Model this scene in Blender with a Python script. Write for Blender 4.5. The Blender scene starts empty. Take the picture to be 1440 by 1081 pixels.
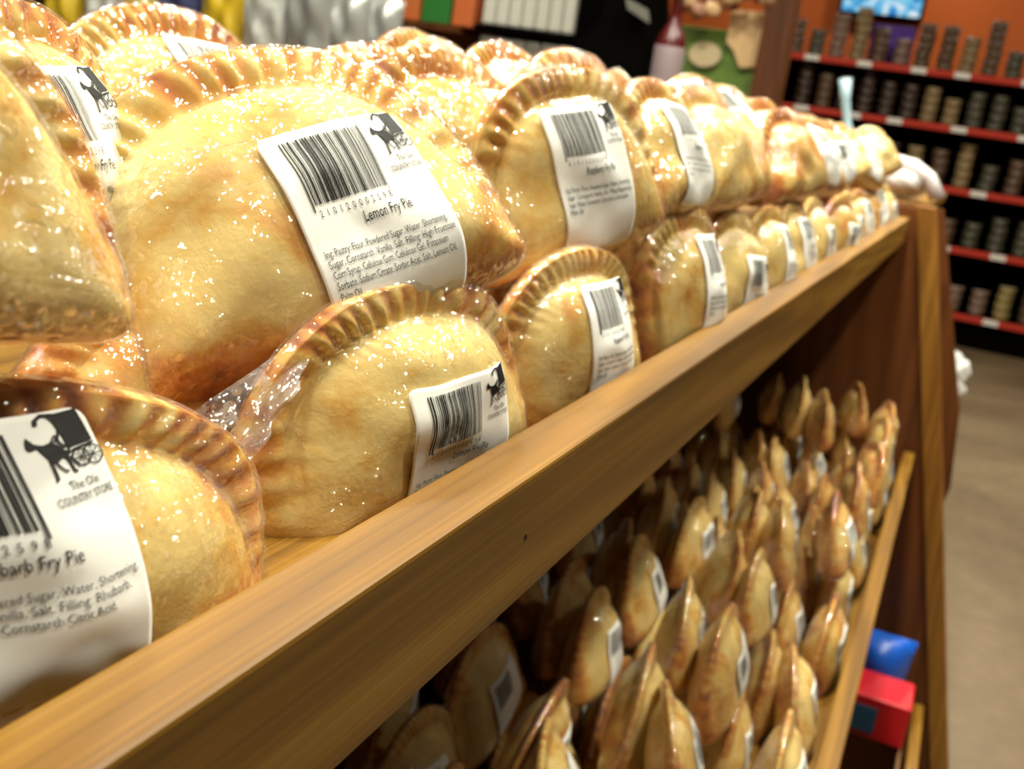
import bpy, bmesh, math, random
import numpy as np
from mathutils import Matrix, Vector
from mathutils.geometry import tessellate_polygon

# ---------------------------------------------------------------- camera, light, exposure
SC = bpy.context.scene
COL = SC.collection
F_PX, CXP, CYP = 1500.0, 720.0, 540.5
CAM_R = np.array([[0.9063466391326886, -0.23119598134526587, 0.35367243028355944],
                  [0.3974773535047401, 0.18255181620240327, -0.8992700305537107],
                  [0.14334407271927074, 0.9556271514618049, 0.25735039188866404]])
cam_d = bpy.data.cameras.new('camera'); cam = bpy.data.objects.new('camera', cam_d); COL.objects.link(cam)
_m = Matrix(CAM_R.tolist()).to_4x4(); cam.matrix_world = _m
cam_d.sensor_width = 36.0; cam_d.lens = 36.0*F_PX/1440.0
cam_d.clip_start = 0.01; cam_d.clip_end = 60
cam_d.dof.use_dof = True; cam_d.dof.focus_distance = 0.272; cam_d.dof.aperture_fstop = 20.0
SC.camera = cam
SC.view_settings.view_transform = 'Standard'; SC.view_settings.look = 'None'
SC.view_settings.gamma = 1.0; SC.view_settings.use_curve_mapping = False
SC.view_settings.exposure = -0.2
SC.cycles.transparent_max_bounces = 32; SC.cycles.max_bounces = 8
world = bpy.data.worlds.new('shop_air'); SC.world = world; world.use_nodes = True
world.node_tree.nodes['Background'].inputs[0].default_value = (1.0, 0.9, 0.75, 1)
world.node_tree.nodes['Background'].inputs[1].default_value = 0.05

FLOOR_Z, CEIL_Z = -1.22, 2.1
def lamp(x, y, power, size=0.15, col=(1.0, 0.955, 0.79), z=CEIL_Z-0.06):
    d = bpy.data.lights.new('ceiling_lamp', 'AREA'); d.shape = 'DISK'; d.size = size; d.energy = power; d.color = col
    d.spread = math.radians(150)
    o = bpy.data.objects.new('ceiling_lamp', d); o.location = (x, y, z); COL.objects.link(o); return o
for (x, y, p) in [(-1.3, -0.6, 36), (-0.45, 0.05, 36), (-1.2, 0.9, 36), (-0.35, 1.25, 38), (-1.3, 2.3, 40), (-0.25, 2.6, 40),
                  (0.7, 0.9, 40), (0.8, 2.1, 42), (1.6, 3.2, 24), (-2.6, 0.9, 24), (-2.4, 4.2, 44), (-0.6, 4.4, 34), (0.9, 5.0, 24),
                  (-1.4, 6.6, 30), (0.5, 6.6, 26), (-0.6, 8.9, 18), (0.9, 8.9, 18), (-2.2, 8.9, 16)]:  # row nearest the back wall is added to brighten the orange paint
    lamp(x, y, p)

def ray(px, py):
    v = np.array([px-CXP, CYP-py, -F_PX]); v = CAM_R @ v; return v/np.linalg.norm(v)
def at_y(px, py, y):
    d = ray(px, py); return d*(y/d[1])
def at_x(px, py, x):
    d = ray(px, py); return d*(x/d[0])
def at_z(px, py, z):
    d = ray(px, py); return d*(z/d[2])

# ---------------------------------------------------------------- pie geometry (pure numpy)
PL, PH, PT = 0.140, 0.084, 0.0225          # length, height, half thickness of one pie (m)
NPHI, NR = 720, 60
ARC = 0.64
def smooth_circ(a, n):
    for _ in range(n): a = (np.roll(a, 1)+a+np.roll(a, -1))/3
    return a
class PieShape:
    """Half moon pie standing on its folded edge: local y = length, z = up, x = face normal."""
    def __init__(s, seed, L=PL, H=PH, T=PT, Tb=None, rim=0.0130, lump=1.0, skew=0.0):
        rng = np.random.RandomState(seed)
        s.L, s.H, s.T, s.Tb = L, H, T, (Tb if Tb else T*0.8)
        s.C = np.array([0.0, 0.40*H])
        t = np.linspace(0, math.pi, 400)
        ax = -L/2*np.cos(t)*(1+0.0*t); az = H*np.power(np.sin(t), ARC)
        ax = ax + skew*az
        bx = np.linspace(L/2, -L/2, 200)[1:-1]; bz = -0.05*H*(1-(2*bx/L)**2)
        X = np.concatenate([ax, bx])-s.C[0]; Z = np.concatenate([az, bz])-s.C[1]
        ph = np.arctan2(Z, X); R = np.hypot(X, Z); o = np.argsort(ph)
        s.phi = np.linspace(-math.pi, math.pi, NPHI, endpoint=False)
        R = np.interp(s.phi, ph[o], R[o], period=2*math.pi)
        R = smooth_circ(R, 26)
        for k in (2, 3, 5, 7):
            R = R*(1+rng.uniform(-1, 1)*0.012/k*2*np.cos(k*s.phi+rng.uniform(0, 6.3)))
        s.R = R
        zz = s.C[1]+R*np.sin(s.phi)
        w = np.clip((zz-0.02*H)/(0.50*H), 0, 1); s.w = smooth_circ(w*w*(3-2*w), 1400)
        # the thing's lumps: random plane waves
        s.waves = [(rng.uniform(60, 260), rng.uniform(0, 6.3), rng.uniform(0, 6.3)) for _ in range(14)]
        s.fl = [(rng.uniform(0, 6.3)) for _ in range(3)]
        s.nfl = int(rng.uniform(38, 46)); s.lump = lump
        r = np.linspace(0, 1, NR); s.r = r
        G, P = np.meshgrid(r, s.phi)
        s.rimw = rim/R
        def crust(T, side):
            q = 1-s.rimw[:, None]
            body = np.power(np.clip(1-np.power(np.clip(G/q, 0, 1), 2.5), 0, 1), 0.62)*T
            fl = (0.5+0.5*np.sin(P*s.nfl+2.6*np.sin(P*3+s.fl[0])+1.5*np.sin(P*7+s.fl[2])+side*0.5))*(0.7+0.3*np.sin(P*5+s.fl[2]))
            inr = np.clip((G-q)/s.rimw[:, None], 0, 1)
            rimh = 0.0040*(1-0.40*inr**2)+0.0026*fl*np.sin(np.clip(inr*0.95+0.08, 0, 1)*math.pi)
            a = np.maximum(body+0.0028*(G < 1), rimh)
            # crimp flutes run a little way into the body
            a = a+0.0008*fl*np.exp(-((G-q+0.03)/0.05)**2)
            b = np.power(np.clip(1-np.power(G, 4.4), 0, 1), 0.46)*T*1.06+0.004*(1-G**8)
            W = s.w[:, None]
            h = a*W+b*(1-W)
            k = np.clip(1-G/0.45, 0, 1); k = k*k*(3-2*k)      # no pinch where the rings meet
            h = h*(1-k)+h.mean(0, keepdims=True)*k
            X = s.C[0]+G*R[:, None]*np.cos(P); Z = s.C[1]+G*R[:, None]*np.sin(P)
            n = 0
            for f, d, p in s.waves:
                n = n+np.sin(f*(X*math.cos(d+side)+Z*math.sin(d+side))+p)/f
            return h+n*0.055*s.lump*(1-G**4)
        s.hf = crust(T, 0.0); s.hb = crust(s.Tb, 1.0)
        def film(h, mix):
            out = np.empty_like(h)
            for i in range(NPHI):
                hull = []
                for j in range(NR):
                    while len(hull) > 1 and (h[i, hull[-1]]-h[i, hull[-2]])*(r[j]-r[hull[-2]]) <= (h[i, j]-h[i, hull[-2]])*(r[hull[-1]]-r[hull[-2]]):
                        hull.pop()
                    hull.append(j)
                out[i] = np.interp(r, r[hull], h[i, hull])
            o2 = out.copy()
            for _ in range(14): o2 = np.maximum(out, (np.roll(o2, 3, 0)+o2+np.roll(o2, -3, 0))/3) if _ < 7 else (np.roll(o2, 3, 0)+o2+np.roll(o2, -3, 0))/3
            o2[:, 0:2] = o2[:, 2:3]
            return np.maximum(h*(1-mix)+o2*mix, h)+0.0005
        s.ff = film(s.hf, 0.22); s.fb = film(s.hb, 0.22)
        # label carrier: the full hull, smooth
        s.lf = np.maximum(film(s.hf, 1.0), s.ff)+0.0004
        for _ in range(10): s.lf = (np.roll(s.lf, 4, 0)+s.lf+np.roll(s.lf, -4, 0))/3
        k = np.clip(1-r/0.30, 0, 1)[None, :]; k = k*k*(3-2*k)
        s.lf = s.lf*(1-k)+s.lf.max(0, keepdims=True)*k
        s.lf = np.maximum(s.lf, s.ff+0.0003)
        for _ in range(4): s.lf = np.maximum((np.roll(s.lf, 5, 0)+s.lf+np.roll(s.lf, -5, 0))/3, s.ff+0.0002)
        s.lf[:, :3] = s.lf[:, :3].max()
    def sample(s, tab, y, z):
        X = y-s.C[0]; Z = z-s.C[1]
        ph = (np.arctan2(Z, X)+math.pi)/(2*math.pi)*NPHI
        i0 = np.floor(ph).astype(int) % NPHI; i1 = (i0+1) % NPHI; f = ph-np.floor(ph)
        R = s.R[i0]*(1-f)+s.R[i1]*f
        rr = np.clip(np.hypot(X, Z)/R, 0, 1)*(NR-1)
        j0 = np.minimum(np.floor(rr).astype(int), NR-2); g = rr-j0
        a = tab[i0, j0]*(1-g)+tab[i0, j0+1]*g; b = tab[i1, j0]*(1-g)+tab[i1, j0+1]*g
        return a*(1-f)+b*f
    def label_map(s, u0, v0, rot):
        """(a,b) on the paper (m, origin at its centre) -> point on the wrapped face, keeping arc length."""
        ys = np.linspace(-s.L/2, s.L/2, 241)*0.99; h = s.sample(s.lf, ys, np.full_like(ys, v0))
        al = np.concatenate([[0], np.cumsum(np.hypot(np.diff(ys), np.diff(h)))]); al -= np.interp(u0, ys, al)
        zs = np.linspace(-0.045*s.H, s.H*0.97, 241); k = s.sample(s.lf, np.full_like(zs, u0), zs)
        bl = np.concatenate([[0], np.cumsum(np.hypot(np.diff(zs), np.diff(k)))]); bl -= np.interp(v0, zs, bl)
        c, n = math.cos(rot), math.sin(rot)
        def f(a, b, lift=0.0):
            a = np.asarray(a, float); b = np.asarray(b, float)
            A = a*c-b*n; B = a*n+b*c
            y = np.interp(A, al, ys); z = np.interp(B, bl, zs)
            # beyond the folded edge the paper runs on underneath
            under = np.clip(bl[0]-B, 0, None)
            x = s.sample(s.lf, y, z)
            e = 0.0006
            gy = (s.sample(s.lf, y+e, z)-s.sample(s.lf, y-e, z))/(2*e); gz = (s.sample(s.lf, y, z+e)-s.sample(s.lf, y, z-e))/(2*e)
            N = np.stack([np.ones_like(gy), -gy, -gz], -1); N /= np.linalg.norm(N, axis=-1, keepdims=True)
            return np.stack([x-under, y, z], -1)+N*np.asarray(lift).reshape(-1, 1)
        return f
def rot_m(yaw, lean, roll):
    """yaw about z, lean about y (negative tips the face up), roll about x; degrees"""
    a, b, c = (math.radians(v) for v in (yaw, lean, roll))
    Rz = np.array([[math.cos(a), -math.sin(a), 0], [math.sin(a), math.cos(a), 0], [0, 0, 1]])
    Ry = np.array([[math.cos(b), 0, math.sin(b)], [0, 1, 0], [-math.sin(b), 0, math.cos(b)]])
    Rx = np.array([[1, 0, 0], [0, math.cos(c), -math.sin(c)], [0, math.sin(c), math.cos(c)]])
    return Rz @ Ry @ Rx
# ---------------------------------------------------------------- materials
def new_mat(name):
    m = bpy.data.materials.new(name); m.use_nodes = True; nt = m.node_tree
    b = nt.nodes['Principled BSDF']; return m, nt, b
def node(nt, typ, **kw):
    n = nt.nodes.new(typ)
    for k, v in kw.items():
        if k.startswith('i_'):
            key = k[2:]; n.inputs[int(key) if key.isdigit() else key].default_value = v
        else: setattr(n, k, v)
    return n
def ramp(nt, stops):
    r = nt.nodes.new('ShaderNodeValToRGB'); e = r.color_ramp.elements
    e[0].position, e[0].color = stops[0][0], (*stops[0][1], 1)
    e[1].position, e[1].color = stops[-1][0], (*stops[-1][1], 1)
    for p, c in stops[1:-1]:
        q = e.new(p); q.color = (*c, 1)
    return r
def srgb(r, g, b):
    f = lambda c: (c/255/12.92) if c/255 <= 0.04045 else ((c/255+0.055)/1.055)**2.4
    return (f(r), f(g), f(b))
def coords(nt, scale=(1, 1, 1), per_object=0.0):
    tc = node(nt, 'ShaderNodeTexCoord'); mp = node(nt, 'ShaderNodeMapping'); mp.inputs['Scale'].default_value = scale
    nt.links.new(tc.outputs['Object'], mp.inputs['Vector'])
    if per_object:
        oi = node(nt, 'ShaderNodeObjectInfo'); mu = node(nt, 'ShaderNodeMath', operation='MULTIPLY'); mu.inputs[1].default_value = per_object
        nt.links.new(oi.outputs['Random'], mu.inputs[0]); nt.links.new(mu.outputs[0], mp.inputs['Location'])
    return mp.outputs['Vector']
def noise(nt, vec, scale, detail=3, rough=0.5, dist=0.0):
    n = node(nt, 'ShaderNodeTexNoise'); n.inputs['Scale'].default_value = scale; n.inputs['Detail'].default_value = detail
    n.inputs['Roughness'].default_value = rough; n.inputs['Distortion'].default_value = dist
    nt.links.new(vec, n.inputs['Vector']); return n.outputs['Fac']
def mixc(nt, fac, a, b, blend='MIX'):
    m = node(nt, 'ShaderNodeMix', data_type='RGBA', blend_type=blend)
    for sock, v in ((m.inputs[0], fac), (m.inputs[6], a), (m.inputs[7], b)):
        if hasattr(v, 'is_linked'): nt.links.new(v, sock)
        else: sock.default_value = v if isinstance(v, float) else (*v, 1)
    return m.outputs[2]
def math_n(nt, op, a, b=None, clamp=False):
    m = node(nt, 'ShaderNodeMath', operation=op); m.use_clamp = clamp
    for sock, v in ((m.inputs[0], a), (m.inputs[1], b)):
        if v is None: continue
        if hasattr(v, 'is_linked'): nt.links.new(v, sock)
        else: sock.default_value = v
    return m.outputs[0]
def bump(nt, h, strength, dist):
    b = node(nt, 'ShaderNodeBump'); b.inputs['Strength'].default_value = strength; b.inputs['Distance'].default_value = dist
    nt.links.new(h, b.inputs['Height']); return b.outputs['Normal']

def m_plain(name, col, rough=0.6, metal=0.0, spec=0.5, var=0.0, emit=None, estr=0.0):
    m, nt, b = new_mat(name)
    b.inputs['Roughness'].default_value = rough; b.inputs['Metallic'].default_value = metal; b.inputs['Specular IOR Level'].default_value = spec
    v = coords(nt); n = noise(nt, v, 30, 2)
    c2 = tuple(c*(1-max(var, 0.05)) for c in col)
    nt.links.new(mixc(nt, n, col, c2), b.inputs['Base Color'])
    if emit:
        b.inputs['Emission Color'].default_value = (*emit, 1); b.inputs['Emission Strength'].default_value = estr
    return m

def m_crust():
    m, nt, b = new_mat('baked_crust')
    v = coords(nt, per_object=3.0)
    at = node(nt, 'ShaderNodeAttribute', attribute_name='bake')
    big = noise(nt, v, 34, 3, 0.55, 0.6); mid = noise(nt, v, 110, 4, 0.6, 0.3); fine = noise(nt, v, 420, 3, 0.6)
    t = math_n(nt, 'ADD', math_n(nt, 'MULTIPLY', at.outputs['Fac'], 0.78), math_n(nt, 'MULTIPLY', math_n(nt, 'SUBTRACT', big, 0.46), 2.0))
    t = math_n(nt, 'ADD', t, math_n(nt, 'MULTIPLY', math_n(nt, 'SUBTRACT', mid, 0.5), 0.75))
    oi = node(nt, 'ShaderNodeObjectInfo')
    t = math_n(nt, 'ADD', t, math_n(nt, 'MULTIPLY', math_n(nt, 'SUBTRACT', oi.outputs['Random'], 0.5), 0.42))
    r = ramp(nt, [(0.0, srgb(235, 208, 132)), (0.25, srgb(227, 186, 95)), (0.50, srgb(214, 150, 54)), (0.76, srgb(196, 116, 32)), (1.0, srgb(146, 74, 14))])
    nt.links.new(t, r.inputs[0])
    # flour dusting
    fl = math_n(nt, 'MULTIPLY', math_n(nt, 'SUBTRACT', noise(nt, v, 70, 5, 0.65, 0.5), 0.52), 3.0, True)
    c = mixc(nt, math_n(nt, 'MULTIPLY', fl, 0.32), r.outputs[0], srgb(240, 222, 178))
    nt.links.new(c, b.inputs['Base Color'])
    b.inputs['Roughness'].default_value = 0.62; b.inputs['Specular IOR Level'].default_value = 0.25
    b.inputs['Subsurface Weight'].default_value = 0.0
    h = math_n(nt, 'ADD', math_n(nt, 'MULTIPLY', mid, 0.6), math_n(nt, 'MULTIPLY', fine, 0.35))
    nt.links.new(bump(nt, h, 0.5, 0.0010), b.inputs['Normal'])
    return m

def m_film(name, fres=1.0, haze=0.025, amp=1.0, rough=0.04):
    m = bpy.data.materials.new(name); m.use_nodes = True; nt = m.node_tree; nt.nodes.clear()
    out = node(nt, 'ShaderNodeOutputMaterial')
    v = coords(nt, per_object=5.0); vs = coords(nt, (1.0, 0.16, 1.0), per_object=5.0); vt = coords(nt, (1.0, 1.0, 0.2), per_object=5.0)
    # taut creases: ridges of stretched noise, plus small dimples
    def ridge(vec, sc, d):
        n = noise(nt, vec, sc, 2, 0.5, d); a = math_n(nt, 'ABSOLUTE', math_n(nt, 'SUBTRACT', n, 0.5))
        return math_n(nt, 'SUBTRACT', 1.0, math_n(nt, 'MULTIPLY', a, 7.0, True))
    r1 = ridge(vs, 150, 0.5); r2 = ridge(vt, 110, 0.8); n1 = noise(nt, v, 330, 2, 0.5); n2 = noise(nt, v, 100, 2, 0.5)
    mask = math_n(nt, 'MULTIPLY', math_n(nt, 'SUBTRACT', noise(nt, v, 26, 2), 0.47), 6.0, True)
    crk = math_n(nt, 'MULTIPLY', math_n(nt, 'SUBTRACT', noise(nt, v, 40, 2), 0.46), 5.0, True)
    h = math_n(nt, 'ADD', math_n(nt, 'MULTIPLY', math_n(nt, 'MULTIPLY', r1, mask), 0.40), math_n(nt, 'MULTIPLY', math_n(nt, 'MULTIPLY', r2, crk), 0.18))
    h = math_n(nt, 'ADD', h, math_n(nt, 'MULTIPLY', math_n(nt, 'MULTIPLY', n1, math_n(nt, 'ADD', math_n(nt, 'MULTIPLY', crk, 0.9), 0.07)), 0.6)); h = math_n(nt, 'ADD', h, math_n(nt, 'MULTIPLY', n2, 1.3))
    nrm = bump(nt, h, 1.0, 0.0015*amp)
    # taut little facets between the creases, each tipped its own way
    vo = node(nt, 'ShaderNodeTexVoronoi'); vo.inputs['Scale'].default_value = 600
    wob = node(nt, 'ShaderNodeVectorMath', operation='MULTIPLY_ADD'); wob.inputs[1].default_value = (1, 1, 1); nt.links.new(v, wob.inputs[0])
    tn = node(nt, 'ShaderNodeTexNoise'); tn.inputs['Scale'].default_value = 400; nt.links.new(v, tn.inputs['Vector'])
    ts = node(nt, 'ShaderNodeVectorMath', operation='SCALE'); ts.inputs['Scale'].default_value = 0.0016; nt.links.new(tn.outputs['Color'], ts.inputs[0])
    nt.links.new(ts.outputs[0], wob.inputs[2]); nt.links.new(wob.outputs[0], vo.inputs['Vector'])
    sb = node(nt, 'ShaderNodeVectorMath', operation='SUBTRACT'); sb.inputs[1].default_value = (0.5, 0.5, 0.5); nt.links.new(vo.outputs['Color'], sb.inputs[0])
    sk = node(nt, 'ShaderNodeVectorMath', operation='SCALE'); nt.links.new(sb.outputs[0], sk.inputs[0])
    nt.links.new(math_n(nt, 'MULTIPLY', math_n(nt, 'ADD', math_n(nt, 'MULTIPLY', crk, 0.65), 0.38), 0.80*amp), sk.inputs['Scale'])
    ad = node(nt, 'ShaderNodeVectorMath', operation='ADD'); nt.links.new(nrm, ad.inputs[0]); nt.links.new(sk.outputs[0], ad.inputs[1])
    nz = node(nt, 'ShaderNodeVectorMath', operation='NORMALIZE'); nt.links.new(ad.outputs[0], nz.inputs[0]); nrm = nz.outputs[0]
    fr = node(nt, 'ShaderNodeFresnel'); fr.inputs['IOR'].default_value = 1.48; nt.links.new(nrm, fr.inputs['Normal'])
    f = math_n(nt, 'MINIMUM', math_n(nt, 'ADD', math_n(nt, 'MULTIPLY', fr.outputs[0], 1.2*fres), 0.065), 0.34)
    tr = node(nt, 'ShaderNodeBsdfTransparent'); tr.inputs[0].default_value = (0.97, 0.97, 0.96, 1)
    gl = node(nt, 'ShaderNodeBsdfAnisotropic'); gl.inputs['Color'].default_value = (1, 1, 1, 1); gl.inputs['Roughness'].default_value = rough
    nt.links.new(nrm, gl.inputs['Normal'])
    df = node(nt, 'ShaderNodeBsdfDiffuse'); df.inputs[0].default_value = (0.95, 0.95, 0.93, 1)
    m1 = node(nt, 'ShaderNodeMixShader'); nt.links.new(f, m1.inputs[0]); nt.links.new(tr.outputs[0], m1.inputs[1]); nt.links.new(gl.outputs[0], m1.inputs[2])
    m2 = node(nt, 'ShaderNodeMixShader')
    hz = math_n(nt, 'MULTIPLY', math_n(nt, 'MULTIPLY', r1, mask), 0.06); hz = math_n(nt, 'ADD', hz, haze, True)
    nt.links.new(hz, m2.inputs[0]); nt.links.new(m1.outputs[0], m2.inputs[1]); nt.links.new(df.outputs[0], m2.inputs[2])
    nt.links.new(m2.outputs[0], out.inputs['Surface'])
    return m

def m_wood(name, cols, grain=(1, 1, 1), scale=1.0, rough=0.42, knots=True):
    """grain: mapping scale, small along the board"""
    m, nt, b = new_mat(name)
    v = coords(nt, grain); w = node(nt, 'ShaderNodeTexWave', wave_type='BANDS', bands_direction='DIAGONAL')
    w.inputs['Scale'].default_value = 26*scale; w.inputs['Distortion'].default_value = 9.0; w.inputs['Detail'].default_value = 3; w.inputs['Detail Scale'].default_value = 0.9
    nt.links.new(v, w.inputs['Vector'])
    n = noise(nt, v, 60*scale, 5, 0.62, 0.4); big = noise(nt, v, 9*scale, 3, 0.5, 0.5)
    v2 = coords(nt, tuple(g*g for g in grain)); fine = noise(nt, v2, 900*scale, 3, 0.6)
    t = math_n(nt, 'ADD', math_n(nt, 'MULTIPLY', w.outputs['Fac'], 0.22), math_n(nt, 'MULTIPLY', n, 0.5))
    t = math_n(nt, 'ADD', t, math_n(nt, 'MULTIPLY', math_n(nt, 'SUBTRACT', big, 0.5), 1.3))
    t = math_n(nt, 'ADD', t, math_n(nt, 'MULTIPLY', math_n(nt, 'SUBTRACT', fine, 0.5), 0.6))
    r = ramp(nt, [(0.05, cols[0]), (0.42, cols[1]), (0.85, cols[2])]); nt.links.new(t, r.inputs[0])
    nt.links.new(r.outputs[0], b.inputs['Base Color'])
    b.inputs['Roughness'].default_value = rough; b.inputs['Specular IOR Level'].default_value = 0.3
    nt.links.new(bump(nt, math_n(nt, 'ADD', fine, n), 0.18, 0.0006), b.inputs['Normal'])
    return m

M = {}
M['crust'] = m_crust()
M['film'] = m_film('cling_film')
M['film_loose'] = m_film('loose_cling_film', fres=1.6, haze=0.05, amp=2.2)
M['label'] = m_plain('label_paper', srgb(240, 240, 234), 0.55, spec=0.25, var=0.02)
M['ink'] = m_plain('label_ink', srgb(22, 22, 20), 0.6, spec=0.2)
M['powder'] = m_plain('white_filling', srgb(238, 230, 212), 0.6)
M['wood_y'] = m_wood('honey_stained_oak', [srgb(152, 113, 40), srgb(120, 83, 22), srgb(58, 37, 7)], (1, 0.06, 1))
M['wood_z'] = m_wood('honey_stained_oak_upright', [srgb(158, 112, 46), srgb(132, 88, 32), srgb(92, 56, 18)], (1, 1, 0.06))
M['wood_dark'] = m_wood('dark_stained_panel', [srgb(110, 62, 24), srgb(86, 46, 17), srgb(62, 32, 11)], (1, 1, 0.08), 0.6, 0.5)
# ---------------------------------------------------------------- mesh helpers
def tag(o, label=None, cat=None, group=None, kind=None):
    if label: o['label'] = label
    if cat: o['category'] = cat
    if group: o['group'] = group
    if kind: o['kind'] = kind
    return o
def empty(name, loc=(0, 0, 0), rot=None):
    o = bpy.data.objects.new(name, None); o.empty_display_size = 0.02; COL.objects.link(o)
    mw = Matrix.Translation(Vector([float(c) for c in loc]))
    if rot is not None: mw = mw @ Matrix(rot.tolist() if hasattr(rot, 'tolist') else rot).to_4x4()
    o.matrix_world = mw; return o
def put(name, mesh, parent=None, loc=(0, 0, 0)):
    o = bpy.data.objects.new(name, mesh); COL.objects.link(o)
    if parent: o.parent = parent
    o.location = [float(c) for c in loc]; return o
def mesh_np(name, V, Fc, mat, smooth=True, attr=None):
    me = bpy.data.meshes.new(name); me.from_pydata(np.asarray(V).tolist(), [], Fc if isinstance(Fc, list) else Fc.tolist())
    if smooth: me.polygons.foreach_set('use_smooth', [True]*len(me.polygons))
    me.materials.append(mat)
    if attr is not None:
        a = me.attributes.new('bake', 'FLOAT', 'POINT'); a.data.foreach_set('value', np.asarray(attr, dtype=np.float32))
    me.update(); return me
class MB:
    """collects boxes, lathes, tubes and prisms into one mesh"""
    def __init__(s): s.bm = bmesh.new()
    def box(s, lo, hi, bevel=0.0, seg=2):
        r = bmesh.ops.create_cube(s.bm, size=1.0); vs = r['verts']
        for v in vs:
            v.co = Vector([(lo[i]+hi[i])/2+v.co[i]*(hi[i]-lo[i]) for i in range(3)])
        if bevel:
            ed = list({e for v in vs for e in v.link_edges})
            bmesh.ops.bevel(s.bm, geom=ed, offset=bevel, segments=seg, affect='EDGES', profile=0.5)
        return s
    def prism(s, poly, axis, a, b, bevel=0.0):
        """poly: 2D outline in the two other axes; extruded along axis from a to b"""
        def P(p, t):
            q = list(p); q.insert(axis, t); return Vector(q)
        v0 = [s.bm.verts.new(P(p, a)) for p in poly]; v1 = [s.bm.verts.new(P(p, b)) for p in poly]
        n = len(poly); fs = [s.bm.faces.new(v0), s.bm.faces.new(v1[::-1])]
        for i in range(n): fs.append(s.bm.faces.new((v0[i], v1[i], v1[(i+1) % n], v0[(i+1) % n])))
        bmesh.ops.recalc_face_normals(s.bm, faces=fs)
        if bevel:
            ed = list({e for f in fs for e in f.edges}); bmesh.ops.bevel(s.bm, geom=ed, offset=bevel, segments=2, affect='EDGES')
        return s
    def lathe(s, prof, c=(0, 0, 0), n=24, squash=1.0):
        rings = []
        for r, z in prof:
            rings.append([s.bm.verts.new((c[0]+r*math.cos(2*math.pi*i/n), c[1]+r*squash*math.sin(2*math.pi*i/n), c[2]+z)) for i in range(n)])
        for A, B in zip(rings, rings[1:]):
            for i in range(n): s.bm.faces.new((A[i], A[(i+1) % n], B[(i+1) % n], B[i]))
        s.bm.faces.new(rings[0][::-1]); s.bm.faces.new(rings[-1]); return s
    def tube(s, pts, rad, n=8):
        pts = [Vector(p) for p in pts]; rs = rad if isinstance(rad, (list, tuple)) else [rad]*len(pts); rings = []
        for i, p in enumerate(pts):
            d = (pts[min(i+1, len(pts)-1)]-pts[max(i-1, 0)]).normalized(); u = d.orthogonal().normalized()
            if rings: u = (prev-d*prev.dot(d)).normalized()
            prev = u; w = d.cross(u)
            rings.append([s.bm.verts.new(p+(u*math.cos(2*math.pi*k/n)+w*math.sin(2*math.pi*k/n))*rs[i]) for k in range(n)])
        for A, B in zip(rings, rings[1:]):
            for k in range(n): s.bm.faces.new((A[k], A[(k+1) % n], B[(k+1) % n], B[k]))
        s.bm.faces.new(rings[0][::-1]); s.bm.faces.new(rings[-1]); return s
    def mesh(s, name, mat, smooth=False):
        me = bpy.data.meshes.new(name); s.bm.to_mesh(me); s.bm.free(); me.materials.append(mat)
        if smooth: me.polygons.foreach_set('use_smooth', [True]*len(me.polygons))
        me.update(); return me
    def build(s, name, mat, parent=None, loc=(0, 0, 0), smooth=False):
        return put(name, s.mesh(name, mat, smooth), parent, loc)
def copy_tree(o, parent=None):
    c = o.copy(); COL.objects.link(c)
    if parent: c.parent = parent
    for ch in KIDS.get(o, []): KIDS.setdefault(c, []).append(copy_tree(ch, c))
    return c
KIDS = {}
def kid(parent, o): KIDS.setdefault(parent, []).append(o); return o

# ---------------------------------------------------------------- label print
def text_mesh2d(s, size, xscale=0.8, bold=0.0):
    cu = bpy.data.curves.new('t', 'FONT'); cu.body = s; cu.size = size; cu.resolution_u = 2; cu.offset = bold
    o = bpy.data.objects.new('t', cu); COL.objects.link(o)
    dg = bpy.context.evaluated_depsgraph_get(); oe = o.evaluated_get(dg); me = oe.to_mesh()
    V = np.array([v.co[:2] for v in me.vertices]).reshape(-1, 2); Fc = [list(p.vertices) for p in me.polygons]
    oe.to_mesh_clear(); bpy.data.objects.remove(o); bpy.data.curves.remove(cu)
    if len(V): V[:, 0] *= xscale
    return V, Fc
LW, LH = 0.051, 0.066
class Ink:
    """flat artwork in label coordinates: a to the right, b up, origin at the paper's centre"""
    def __init__(s): s.V = []; s.F = []
    def add(s, V, Fc):
        n = len(s.V); s.V += [tuple(v) for v in V]; s.F += [[i+n for i in f] for f in Fc]
    def rect(s, a0, b0, a1, b1, n=1):
        V = []; 
        for k in range(n+1):
            b = b0+(b1-b0)*k/n; V += [(a0, b), (a1, b)]
        s.add(V, [[2*k, 2*k+1, 2*k+3, 2*k+2] for k in range(n)])
    def poly(s, pts):
        tri = tessellate_polygon([[Vector((p[0], p[1], 0)) for p in pts]]); s.add(pts, [list(t) for t in tri])
    def stroke(s, pts, w):
        pts = np.array(pts, float)
        for p, q in zip(pts, pts[1:]):
            d = q-p; L = np.hypot(*d)
            if L < 1e-9: continue
            n = np.array([-d[1], d[0]])/L*w/2; e = d/L*w*0.3
            s.add([p-n-e, q-n+e, q+n+e, p+n-e], [[0, 1, 2, 3]])
    def text(s, t, a, b, size, width=None, bold=0.0, xscale=0.8):
        V, Fc = text_mesh2d(t, size, xscale, bold)
        if not len(V): return
        if width: V[:, 0] *= width/(V[:, 0].max()-V[:, 0].min())
        V[:, 0] += a; V[:, 1] += b; s.add(V, Fc)
    def mesh(s, name, lm, lift):
        V = np.array(s.V); P = lm(V[:, 0], V[:, 1], np.full(len(V), lift)); return mesh_np(name, P, s.F, M['ink'], smooth=False)
def A(f): return (f-0.5)*LW
def B(f): return (0.5-f)*LH
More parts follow.
